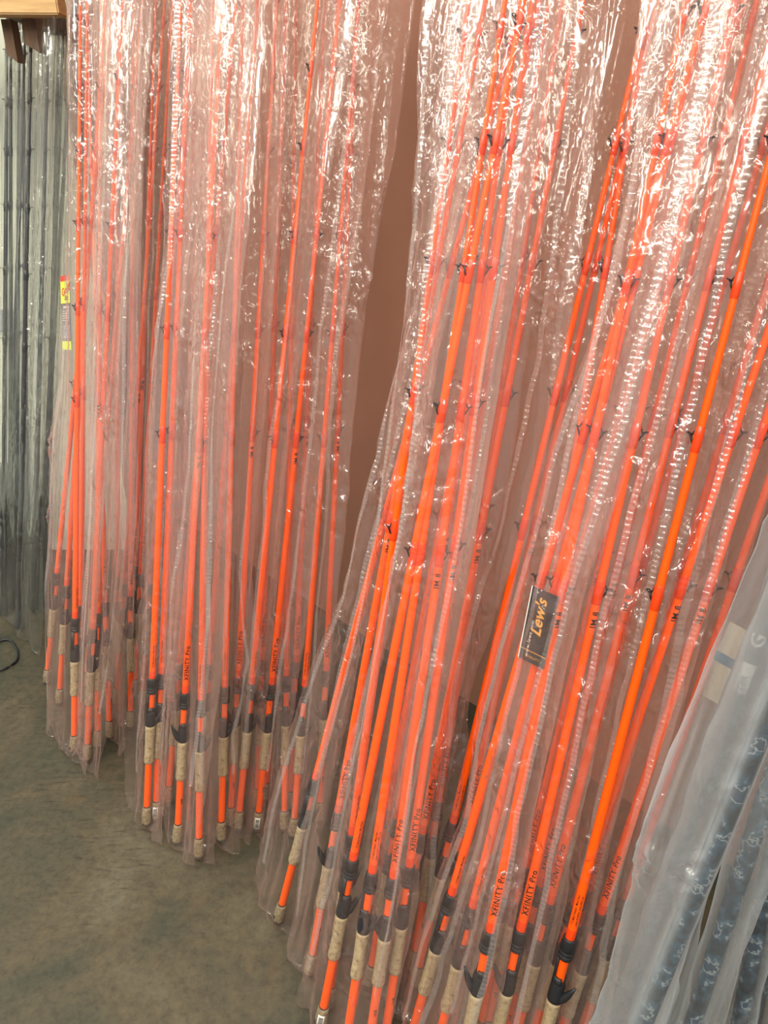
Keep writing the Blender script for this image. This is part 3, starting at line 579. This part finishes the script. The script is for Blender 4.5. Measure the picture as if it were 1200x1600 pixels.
HAZE = {'o': .045, 'g': .012, 'm': .27}
BAGS = [
 ((-0.9139, 1.7089, 0.01), (0.0988, 0.1999, 0.9748), 'o', [(-0.083, -0.1), (0.049, -0.166), (0.4, -0.188), (0.7, -0.181), (0.876, -0.177), (1.076, -0.12), (1.411, -0.061), (1.997, -0.066)], [(0.067, 0.133), (0.239, 0.163), (0.615, 0.183), (0.953, 0.188), (1.41, 0.192), (1.938, 0.221)], 'clear bag round the upright front rod of the far left bundle', 'bags round the first bundle of orange rods', 2, [(0.895, -0.145, 0.04)]),
 ((-0.8646, 1.6767, 0.01), (0.1462, 0.1497, 0.9779), 'o', [(-0.072, -0.091), (0.364, -0.075), (0.753, -0.061), (1.412, -0.074), (1.969, -0.111)], [(0.047, 0.104), (0.382, 0.17), (0.664, 0.195), (0.993, 0.194), (1.429, 0.169), (1.935, 0.142)], 'clear bag round the lowest-standing rod of the far left bundle', 'bags round the first bundle of orange rods', 2, [(0.002, -0.041, 0.04), (1.56, -0.026, 0.04)]),
 ((-0.828, 1.7682, 0.01), (0.0201, 0.2834, 0.9588), 'o', [(-0.026, -0.122), (0.293, -0.1), (0.695, -0.061), (1.415, -0.006), (2.065, -0.019)], [(0.061, 0.13), (0.549, 0.204), (0.902, 0.264), (1.385, 0.246), (1.958, 0.304)], 'clear bag round the left-tilting rod of the far left bundle', 'bags round the first bundle of orange rods', 2, []),
 ((-0.7799, 1.8165, 0.01), (0.0663, 0.2344, 0.9699), 'o', [(-0.111, -0.214), (0.237, -0.18), (0.657, -0.169), (1.407, -0.149), (2.068, -0.17)], [(0.044, 0.102), (0.528, 0.132), (0.899, 0.184), (1.388, 0.255), (1.958, 0.258)], 'clear bag on the right side of the far left bundle', 'bags round the first bundle of orange rods', 2, []),
 ((-0.6237, 1.4433, 0.01), (0.1082, 0.19, 0.9758), 'o', [(-0.044, -0.095), (0.211, -0.115), (0.498, -0.093), (0.84, -0.084), (1.123, -0.068), (1.411, -0.018), (1.567, 0.04), (1.925, 0.033)], [(0.052, 0.094), (0.417, 0.124), (0.751, 0.156), (1.05, 0.185), (1.441, 0.187), (1.899, 0.168)], 'clear bag forming the left edge of the second bundle', 'bags round the second bundle of orange rods', 2, []),
 ((-0.5277, 1.3865, 0.01), (0.1081, 0.1902, 0.9758), 'o', [(-0.05, -0.061), (0.422, -0.149), (0.749, -0.212), (1.089, -0.206), (1.401, -0.165), (1.576, -0.127), (1.947, -0.133)], [(0.044, 0.1), (0.461, 0.134), (0.78, 0.156), (1.063, 0.152), (1.446, 0.158), (1.892, 0.152)], 'clear bag with a ribbed seam in the left of the second bundle', 'bags round the second bundle of orange rods', 2, [(0.917, -0.126, 0.06), (1.087, -0.029, 0.05)]),
 ((-0.4622, 1.3406, 0.01), (0.056, 0.2453, 0.9678), 'o', [(-0.034, -0.072), (0.207, -0.098), (0.451, -0.149), (0.781, -0.167), (1.142, -0.165), (1.418, -0.125), (1.593, -0.097), (1.968, -0.07)], [(0.026, 0.054), (0.286, 0.081), (0.538, 0.11), (0.907, 0.095), (1.186, 0.101), (1.568, 0.115), (1.911, 0.139)], 'clear bag round the foremost rod of the second bundle', 'bags round the second bundle of orange rods', 2, [(1.549, -0.057, 0.06), (1.237, 0.025, 0.06)]),
 ((-0.4165, 1.3928, 0.01), (0.0608, 0.2403, 0.9688), 'o', [(-0.009, -0.073), (0.435, -0.094), (0.855, -0.079), (1.451, -0.092), (1.989, -0.135)], [(0.047, 0.074), (0.334, 0.088), (0.532, 0.141), (0.737, 0.1), (1.034, 0.112), (1.437, 0.152), (1.908, 0.171)], 'clear bag right of the foremost rod in the second bundle', 'bags round the second bundle of orange rods', 2, []),
 ((-0.3796, 1.4305, 0.01), (0.1279, 0.1691, 0.9773), 'o', [(-0.044, -0.075), (0.401, -0.129), (0.829, -0.153), (1.431, -0.203), (1.958, -0.246)], [(0.046, 0.068), (0.492, 0.068), (0.734, 0.059), (1.04, 0.073), (1.444, 0.097), (1.896, 0.136)], 'clear bag in the middle of the second bundle', 'bags round the second bundle of orange rods', 2, [(1.645, -0.108, 0.07), (1.142, 0.011, 0.05)]),
 ((-0.3288, 1.4285, 0.01), (0.124, 0.1732, 0.977), 'o', [(-0.035, -0.079), (0.498, -0.117), (0.991, -0.153), (1.434, -0.168), (1.95, -0.18)], [(0.06, 0.086), (0.51, 0.11), (0.754, 0.12), (1.048, 0.119), (1.318, 0.118), (1.565, 0.126), (1.896, 0.142)], 'clear bag right of the middle in the second bundle', 'bags round the second bundle of orange rods', 2, [(1.441, 0.026, 0.05), (1.116, 0.031, 0.04)]),
 ((-0.2319, 1.4072, 0.01), (0.0911, 0.2082, 0.9738), 'o', [(-0.026, -0.088), (0.505, -0.123), (0.996, -0.154), (1.443, -0.171), (1.98, -0.21)], [(0.059, 0.09), (0.501, 0.091), (0.891, 0.093), (1.175, 0.082), (1.336, 0.087), (1.465, 0.107), (1.644, 0.145), (1.899, 0.16)], 'clear crumpled bag along the right edge of the second bundle', 'bags round the second bundle of orange rods', 2, [(1.359, 0.04, 0.075), (1.525, 0.138, 0.05)]),
 ((-0.2408, 1.1678, 0.01), (0.2339, 0.0568, 0.9706), 'o', [(-0.056, -0.075), (0.087, -0.099), (0.262, -0.101), (0.521, -0.091), (0.679, -0.076), (0.859, -0.049), (0.982, -0.052), (1.14, -0.044), (1.265, -0.064), (1.463, -0.062), (1.85, -0.109)], [(0.061, 0.055), (0.494, 0.048), (0.83, 0.023), (1.016, 0.018), (1.176, 0.016), (1.29, 0.015), (1.5, 0.019), (1.85, 0.015)], 'clear bag flaring to the floor at the left of the third bundle', 'bags round the third bundle of orange rods', 2, [(1.63, -0.07, 0.05), (0.767, 0.016, 0.04)]),
 ((-0.1573, 1.045, 0.01), (0.1625, 0.1325, 0.9778), 'o', [(-0.032, -0.037), (0.016, -0.066), (0.313, -0.086), (0.568, -0.056), (0.794, -0.03), (1.054, -0.014), (1.276, -0.037), (1.578, -0.081), (1.852, -0.121)], [(0.055, 0.054), (0.481, 0.04), (0.698, 0.045), (0.959, 0.054), (1.187, 0.049), (1.489, 0.024), (1.839, -0.0)], 'clear bag round the second rod of the third bundle', 'bags round the third bundle of orange rods', 2, []),
 ((-0.1252, 0.9349, 0.01), (0.167, 0.1277, 0.9777), 'o', [(-0.049, -0.073), (0.275, -0.075), (0.583, -0.067), (0.86, -0.045), (1.097, -0.039), (1.49, -0.093), (1.834, -0.14)], [(0.183, 0.166), (0.471, 0.159), (0.715, 0.135), (0.946, 0.13), (1.15, 0.115), (1.508, 0.089), (1.812, 0.071)], 'clear bag round the left crisp front rod of the third bundle', 'bags round the third bundle of orange rods', 2, [(1.691, -0.038, 0.07), (0.999, -0.001, 0.04)]),
 ((-0.0279, 1.0196, 0.01), (0.1355, 0.1611, 0.9776), 'o', [(-0.045, -0.07), (0.319, -0.105), (0.632, -0.086), (1.028, -0.093), (1.479, -0.106), (1.87, -0.172)], [(0.097, 0.09), (0.449, 0.088), (0.725, 0.094), (1.09, 0.115), (1.49, 0.1), (1.831, 0.082)], 'clear bag behind the crisp front rods of the third bundle', 'bags round the third bundle of orange rods', 2, [(0.607, 0.072, 0.05)]),
 ((0.017, 0.9844, 0.01), (0.1419, 0.1543, 0.9778), 'o', [(-0.039, -0.054), (0.367, -0.086), (0.662, -0.083), (0.922, -0.096), (1.161, -0.101), (1.379, -0.112), (1.58, -0.115), (1.852, -0.12)], [(0.099, 0.095), (0.545, 0.071), (0.76, 0.054), (0.927, 0.072), (1.048, 0.093), (1.207, 0.091), (1.347, 0.098), (1.468, 0.091), (1.624, 0.078), (1.829, 0.045)], 'clear bag along the right edge of the third bundle', 'bags round the third bundle of orange rods', 2, [(0.602, 0.02, 0.07), (0.917, 0.004, 0.06), (1.416, 0.041, 0.06)]),
 ((0.0442, 0.872, 0.01), (0.1868, 0.1067, 0.9766), 'o', [(0.066, -0.031), (0.305, -0.041), (0.466, -0.03), (0.625, -0.023), (0.771, -0.038), (0.912, -0.045), (1.026, -0.044), (1.135, -0.04), (1.23, -0.041), (1.313, -0.036), (1.422, -0.028), (1.507, -0.025), (1.587, -0.033), (1.7, -0.063), (1.809, -0.083)], [(0.202, 0.092), (0.562, 0.085), (0.806, 0.075), (1.024, 0.065), (1.222, 0.066), (1.439, 0.063), (1.593, 0.055), (1.799, 0.049)], 'clear bag forming the left edge of the fourth bundle', 'bags round the fourth bundle of orange rods', 2, [(1.64, -0.067, 0.04), (1.0, 0.039, 0.035)]),
 ((0.127, 0.776, 0.01), (0.1295, 0.1674, 0.9773), 'o', [(0.113, -0.115), (0.357, -0.09), (0.575, -0.068), (0.792, -0.052), (0.994, -0.046), (1.226, -0.04), (1.409, -0.024), (1.588, -0.018), (1.812, -0.048)], [(0.262, 0.045), (0.587, 0.041), (0.872, 0.038), (1.079, 0.046), (1.268, 0.062), (1.435, 0.067), (1.587, 0.072), (1.793, 0.068)], 'clear bag round the rod with the up-pointing trigger', 'bags round the fourth bundle of orange rods', 2, [(0.532, -0.009, 0.07), (0.745, -0.03, 0.04)]),
 ((0.1777, 0.7796, 0.01), (0.1329, 0.1638, 0.9775), 'o', [(0.125, -0.096), (0.496, -0.083), (0.75, -0.084), (0.979, -0.084), (1.189, -0.074), (1.422, -0.06), (1.588, -0.047), (1.813, -0.067)], [(0.283, 0.071), (0.539, 0.063), (0.77, 0.055), (0.981, 0.049), (1.156, 0.047), (1.31, 0.056), (1.497, 0.061), (1.659, 0.067), (1.792, 0.069)], 'clear bag round the rod with the clearest lettering', 'bags round the fourth bundle of orange rods', 2, [(1.643, -0.07, 0.05), (1.407, -0.037, 0.06)]),
 ((0.2334, 0.835, 0.01), (0.1412, 0.155, 0.9778), 'o', [(0.086, -0.059), (0.312, -0.065), (0.587, -0.072), (0.835, -0.078), (1.061, -0.084), (1.268, -0.078), (1.456, -0.074), (1.626, -0.079), (1.822, -0.094)], [(0.232, 0.092), (0.504, 0.088), (0.741, 0.075), (0.959, 0.067), (1.157, 0.056), (1.339, 0.05), (1.507, 0.041), (1.661, 0.044), (1.8, 0.061)], 'clear bag in the middle of the fourth bundle', 'bags round the fourth bundle of orange rods', 2, [(0.565, 0.049, 0.06), (0.971, -0.005, 0.06)]),
 ((0.2618, 0.8445, 0.01), (0.1764, 0.1178, 0.9773), 'o', [(0.132, -0.004), (0.474, -0.048), (0.67, -0.06), (0.902, -0.086), (1.117, -0.106), (1.315, -0.114), (1.496, -0.121), (1.661, -0.111)], [(0.254, 0.109), (0.453, 0.091), (0.638, 0.075), (0.812, 0.064), (0.973, 0.054), (1.122, 0.044), (1.305, 0.03), (1.472, 0.017), (1.662, 0.023)], 'clear bag right of the middle of the fourth bundle', 'bags round the fourth bundle of orange rods', 2, [(1.036, -0.027, 0.075), (0.942, -0.03, 0.07), (1.095, -0.025, 0.05)]),
 ((0.3063, 0.8283, 0.01), (0.1685, 0.1261, 0.9776), 'o', [(0.172, 0.013), (0.558, -0.045), (0.748, -0.051), (0.972, -0.071), (1.177, -0.09), (1.367, -0.098), (1.582, -0.101)], [(0.26, 0.098), (0.449, 0.072), (0.634, 0.057), (0.805, 0.042), (0.958, 0.036), (1.092, 0.037), (1.262, 0.033), (1.433, 0.028), (1.589, 0.037)], 'clear bag at the right edge of the fourth bundle', 'bags round the fourth bundle of orange rods', 2, [(1.35, -0.142, 0.06), (1.245, -0.061, 0.05), (0.541, -0.015, 0.05)]),
 ((0.1932, 0.9062, 0.01), (0.0982, 0.2006, 0.9747), 'o', [(0.252, -0.132), (0.482, -0.117), (0.821, -0.108), (1.008, -0.095), (1.237, -0.08), (1.394, -0.079), (1.59, -0.079), (1.864, -0.11)], [(0.35, 0.012), (0.619, 0.011), (0.865, 0.009), (1.042, 0.029), (1.203, 0.035), (1.4, 0.033), (1.583, 0.051), (1.83, 0.054)], 'clear bag over the dark gap between the third and fourth bundles', 'bags round the fourth bundle of orange rods', 2, []),
 ((0.3595, 0.8545, 0.01), (0.1665, 0.1282, 0.9777), 'g', [(0.345, -0.009), (0.606, -0.034), (0.845, -0.057), (1.012, -0.068), (1.117, -0.078), (1.271, -0.11), (1.421, -0.126), (1.547, -0.113)], [(0.415, 0.07), (0.666, 0.052), (0.898, 0.044), (1.062, 0.05), (1.163, 0.055), (1.308, 0.043), (1.445, 0.039), (1.557, 0.047)], 'greyish empty-looking bag at the right edge above the milky bags', 'bags round the dark rods', 1, [(1.401, -0.139, 0.05), (1.276, -0.091, 0.05)]),
 ((0.3131, 0.6448, 0.01), (0.1801, 0.1138, 0.977), 'm', [(0.348, -0.071), (0.5, -0.055), (0.66, -0.071), (0.779, -0.081), (0.888, -0.079), (0.983, -0.073), (1.091, -0.068), (1.221, -0.071), (1.374, -0.04)], [(0.459, 0.031), (0.737, 0.008), (0.895, 0.008), (1.035, 0.018), (1.178, 0.027), (1.339, 0.048)], 'nearest milky bag at the lower right', 'bags round the camouflage rods', 0, [(0.725, -0.034, 0.05)]),
 ((0.3777, 0.7974, 0.01), (0.1747, 0.1195, 0.9773), 'm', [(0.201, -0.002), (0.479, -0.019), (0.636, -0.021), (0.797, -0.018), (0.945, -0.016), (1.141, -0.014), (1.316, -0.013)], [(0.294, 0.085), (0.539, 0.052), (0.687, 0.047), (0.838, 0.047), (0.978, 0.047), (1.163, 0.045), (1.332, 0.05)], 'milky bag folded beside the orange bundle at the lower right', 'bags round the camouflage rods', 0, []),
 ((0.4441, 0.8201, 0.01), (0.1733, 0.1211, 0.9774), 'm', [(0.148, -0.02), (0.461, -0.058), (0.648, -0.063), (0.812, -0.06), (0.987, -0.054), (1.143, -0.057), (1.316, -0.053)], [(0.238, 0.064), (0.525, 0.02), (0.697, 0.008), (0.849, 0.004), (1.015, 0.007), (1.165, 0.005), (1.332, 0.013)], 'milky bag round the blue camouflage rod', 'bags round the camouflage rods', 0, [(0.691, -0.0, 0.05)]),
 ((0.4551, 0.6914, 0.01), (0.1345, 0.1622, 0.9776), 'm', [(0.31, -0.025), (0.53, -0.026), (0.685, -0.026), (0.871, -0.027), (1.054, -0.023), (1.264, -0.016)], [(0.375, 0.043), (0.581, 0.039), (0.73, 0.041), (0.907, 0.04), (1.082, 0.048), (1.278, 0.044)], 'milky bag between the two lowest right milky bags', 'bags round the camouflage rods', 0, []),
 ((0.5712, 0.6934, 0.01), (0.0648, 0.236, 0.9696), 'm', [(0.257, -0.059), (0.456, -0.045), (0.638, -0.037), (0.862, -0.028), (1.071, -0.008), (1.349, 0.004)], [(0.322, 0.026), (0.503, 0.027), (0.677, 0.037), (0.894, 0.054), (1.089, 0.062), (1.353, 0.069)], 'milky bag at the lower right edge', 'bags round the camouflage rods', 0, [(0.801, -0.047, 0.06)]),
 ((0.6698, 0.809, 0.01), (0.0627, 0.2383, 0.9692), 'm', [(0.132, -0.034), (0.341, -0.031), (0.534, -0.032), (0.777, -0.033), (1.007, -0.019), (1.315, -0.031)], [(0.201, 0.055), (0.397, 0.056), (0.581, 0.057), (0.815, 0.066), (1.028, 0.067), (1.32, 0.052)], 'milky bag deepest at the right edge', 'bags round the camouflage rods', 0, []),
 ((-1.3656, 2.3599, 0.01), (0.1533, 0.1422, 0.9779), 'g', [(-0.11, -0.247), (0.265, -0.235), (0.655, -0.197), (1.33, -0.191), (1.932, -0.18)], [(0.114, 0.245), (0.427, 0.218), (0.752, 0.18), (1.358, 0.171), (1.904, 0.167)], 'dusty clear bag round the foremost dark rod', 'bags round the dark rods', 1, []),
 ((-1.3665, 2.4873, 0.01), (0.1539, 0.1415, 0.9779), 'g', [(-0.046, -0.099), (0.251, -0.095), (0.629, -0.121), (1.318, -0.162), (1.946, -0.182)], [(0.07, 0.166), (0.35, 0.179), (0.716, 0.213), (1.349, 0.222), (1.916, 0.197)], 'dusty clear bag right of the middle of the dark rods', 'bags round the dark rods', 1, []),
 ((-1.4029, 2.52, 0.01), (0.0995, 0.1992, 0.9749), 'g', [(-0.132, -0.389), (0.163, -0.367), (0.579, -0.336), (1.323, -0.309), (2.004, -0.31)], [(0.025, 0.073), (0.28, 0.063), (0.651, 0.077), (1.323, 0.136), (1.928, 0.166)], 'dusty clear bag at the left edge round dark rods', 'bags round the dark rods', 1, []),
 ((-1.3377, 2.4963, 0.01), (0.166, 0.1288, 0.9777), 'g', [(-0.049, -0.089), (0.25, -0.087), (0.635, -0.092), (1.321, -0.111), (2.067, -0.138)], [(0.045, 0.116), (0.341, 0.152), (0.714, 0.192), (1.35, 0.186), (2.039, 0.153)], 'dusty clear bag at the right end of the dark rods', 'bags round the dark rods', 1, []),
]
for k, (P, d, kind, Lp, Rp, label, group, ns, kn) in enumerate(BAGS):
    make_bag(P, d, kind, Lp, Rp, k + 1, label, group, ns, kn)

# ------------------------------------------------------------------ tags and small things
def plane_frame(loc, up, right):
    u = Vector(up).normalized(); r = Vector(right); r = (r - u * r.dot(u)).normalized(); n = r.cross(u)   # n: towards viewer when r=right,u=up
    m = Matrix((r, u, n)).transposed().to_4x4(); m.translation = Vector(loc); return m
def flat_text(body, size, mat, x, y, z, parent, rot=0.0, name='lettering', sx=1.0, space=1.0, shear=0.0, bold=0.0):
    c = bpy.data.curves.new(name, 'FONT'); c.body = body; c.size = size; c.align_x = 'CENTER'; c.align_y = 'CENTER'; c.resolution_u = 3
    c.space_character = space; c.shear = shear; c.offset = bold
    o = bpy.data.objects.new(name, c); COL.objects.link(o)
    dg = bpy.context.evaluated_depsgraph_get(); me = bpy.data.meshes.new_from_object(o.evaluated_get(dg)); me.name = name
    COL.objects.unlink(o); bpy.data.objects.remove(o)
    me.materials.clear(); me.materials.append(mat)
    o = link(name, me, parent); o.matrix_local = Matrix.Translation((x, y, z)) @ Matrix.Rotation(rot, 4, 'Z') @ Matrix.Diagonal((sx, 1, 1, 1)); return o
M_TAGBLACK = pbr('black_card', (.012, .013, .016), .35, .5)
M_GOLD = pbr('gold_print', (.75, .36, .06), .35, .5)
M_RED = pbr('red_print', (.55, .03, .01), .45)
M_YELLOW = pbr('yellow_green_print', (.62, .72, .03), .45)
M_GREY = pbr('grey_print', (.10, .11, .12), .5)
M_BLUE = pbr('blue_card', (.03, .08, .18), .5)
# black hang tag with gold print, near right
Pt, Ut, Rt = ((0.2325, 0.9478, 0.9655), (0.0156, 0.0203, 0.1183), (0.0321, -0.0286, 0.0172))
t = empty('hang_tag'); t.matrix_world = plane_frame(Pt, Ut, Rt)
tag(t, 'black hang tag with gold print inside the bag of the fourth orange bundle', 'tag')
b = MB(); b.box((0, 0, 0), (.046, .118, .0008)); link('card', b.mesh('card', [M_TAGBLACK], False), t)
b = MB(); b.box((-.0238, 0, -.0004), (.0022, .118, .0008)); link('card_edge', b.mesh('card_edge', [M_WHITE], False), t)
flat_text("Lew's", .026, M_GOLD, -.002, .016, .0006, t, math.pi / 2, sx=1.0, shear=.25, bold=.0006)
flat_text('www.lews.com', .0085, M_WHITE, -.011, -.022, .0006, t, math.pi / 2, sx=1.0, space=1.15)
b = MB(); b.box((0, -.041, .0006), (.046, .0009, .0003)); link('gold_line', b.mesh('gold_line', [M_GOLD], False), t)
flat_text('QUALITY', .0055, M_GOLD, .000, -.050, .0006, t, 0, space=1.2)
# yellow, red and grey hang tag on the dark rods
Pt, Ut, Rt = ((-0.9173, 2.2011, 1.2096), (0.0064, 0.0426, 0.1585), (0.0806, -0.0811, 0.014))
t = empty('hang_tag'); t.matrix_world = plane_frame(Pt, Ut, Rt)
tag(t, 'yellow, red and grey hang tag on the rightmost dark rod', 'tag')
def slab(name, m, x, y, w, h, z=0, th=.0008): b = MB(); b.box((x, y, z), (w, h, th)); return link(name, b.mesh(name, [m], False), t)
slab('card', M_GREY, 0, -.01, .062, .175)
slab('red_band', M_RED, 0, .084, .062, .016, .0006)
slab('yellow_panel', M_YELLOW, 0, .046, .062, .062, .0006)
slab('brown_line', pbr('brown_print', (.16, .05, .02), .5), 0, .0135, .062, .004, .0006)
flat_text('Gold', .030, M_RED, .006, .052, .0014, t, .35, bold=.0012, name='red_lettering')
flat_text('Stik', .018, pbr('dark_red_print', (.22, .02, .01), .5), .008, .030, .0014, t, 0, shear=.3, bold=.0008, name='dark_lettering')
flat_text('SPINNING', .009, M_WHITE, .004, .004, .0008, t, 0, bold=.0003, name='white_lettering')
for q in range(5): slab('text_line', M_WHITE, 0, -.006 - q * .0065, .046, .0012, .0006)
M_LG = pbr('light_grey_print', (.22, .24, .25), .5)
slab('grey_box', M_LG, .004, -.052, .046, .014, .0006); slab('grey_box', M_LG, .004, -.073, .046, .020, .0006)
slab('yellow_foot', M_YELLOW, 0, -.103, .062, .024, .0006)
# cream card with a blue band inside the milky bag
Pt, Ut, Rt = ((0.5465, 0.9812, 0.8748), (0.0315, 0.009, 0.1359), (0.0223, -0.0287, -0.0161))
t = empty('hang_tag'); t.matrix_world = plane_frame(Pt, Ut, Rt)
tag(t, 'cream hang tag with a blue band blurred behind milky film at the right', 'tag')
slab('card', pbr('cream_card', (.74, .68, .52), .6), 0, 0, .044, .135)
slab('blue_band', pbr('blue_band_print', (.04, .15, .30), .5), 0, .006, .044, .017, .0006)
# things at the left edge
t = empty('shelf_box', (-1.661, 2.88, 0.2899)); tag(t, 'black box with a faint white outline at the left edge behind the dark rods', 'box')
b = MB(); b.box((0, 0, 0), (.17, .16, .30), bev=.006); link('carton', b.mesh('carton', [M_BLACK], False), t)
b = MB()
for (x, z, w, h) in ((.07, .03, .03, .003), (.07, -.02, .03, .003), (.055, .005, .003, .05), (.085, .005, .003, .05)): b.box((x, -.0815, z - .03), (w, .002, h))
link('printed_outline', b.mesh('printed_outline', [M_WHITE], False), t)
b = MB(); b.box((0, 0, -.27), (.16, .15, .22), bev=.006); link('lower_carton', b.mesh('lower_carton', [M_BLACK], False), t)
b = MB(); b.box((0, 0, 0), (.10, .012, .085), bev=.002); o = link('price_card', b.mesh('price_card', [M_BLUE], False)); o.location = (-1.4991, 2.985, 1.0231)
tag(o, 'small dark blue card on the pale wall at the left edge', 'card')
# black cord loop on the floor
cx, cy = (-1.3807, 2.1902)
b = MB(); pts = []
for q in range(26):
    a_ = -2.4 + 4.6 * q / 25; r_ = .085
    pts.append((cx + r_ * math.cos(a_) - .02 * math.sin(2 * a_), cy + r_ * 1.15 * math.sin(a_), .006))
b.tube(pts, .0042, 8)
o = link('cord', b.mesh('cord', [M_BLACK])); tag(o, 'black cord looped on the concrete floor at the left edge', 'cord')
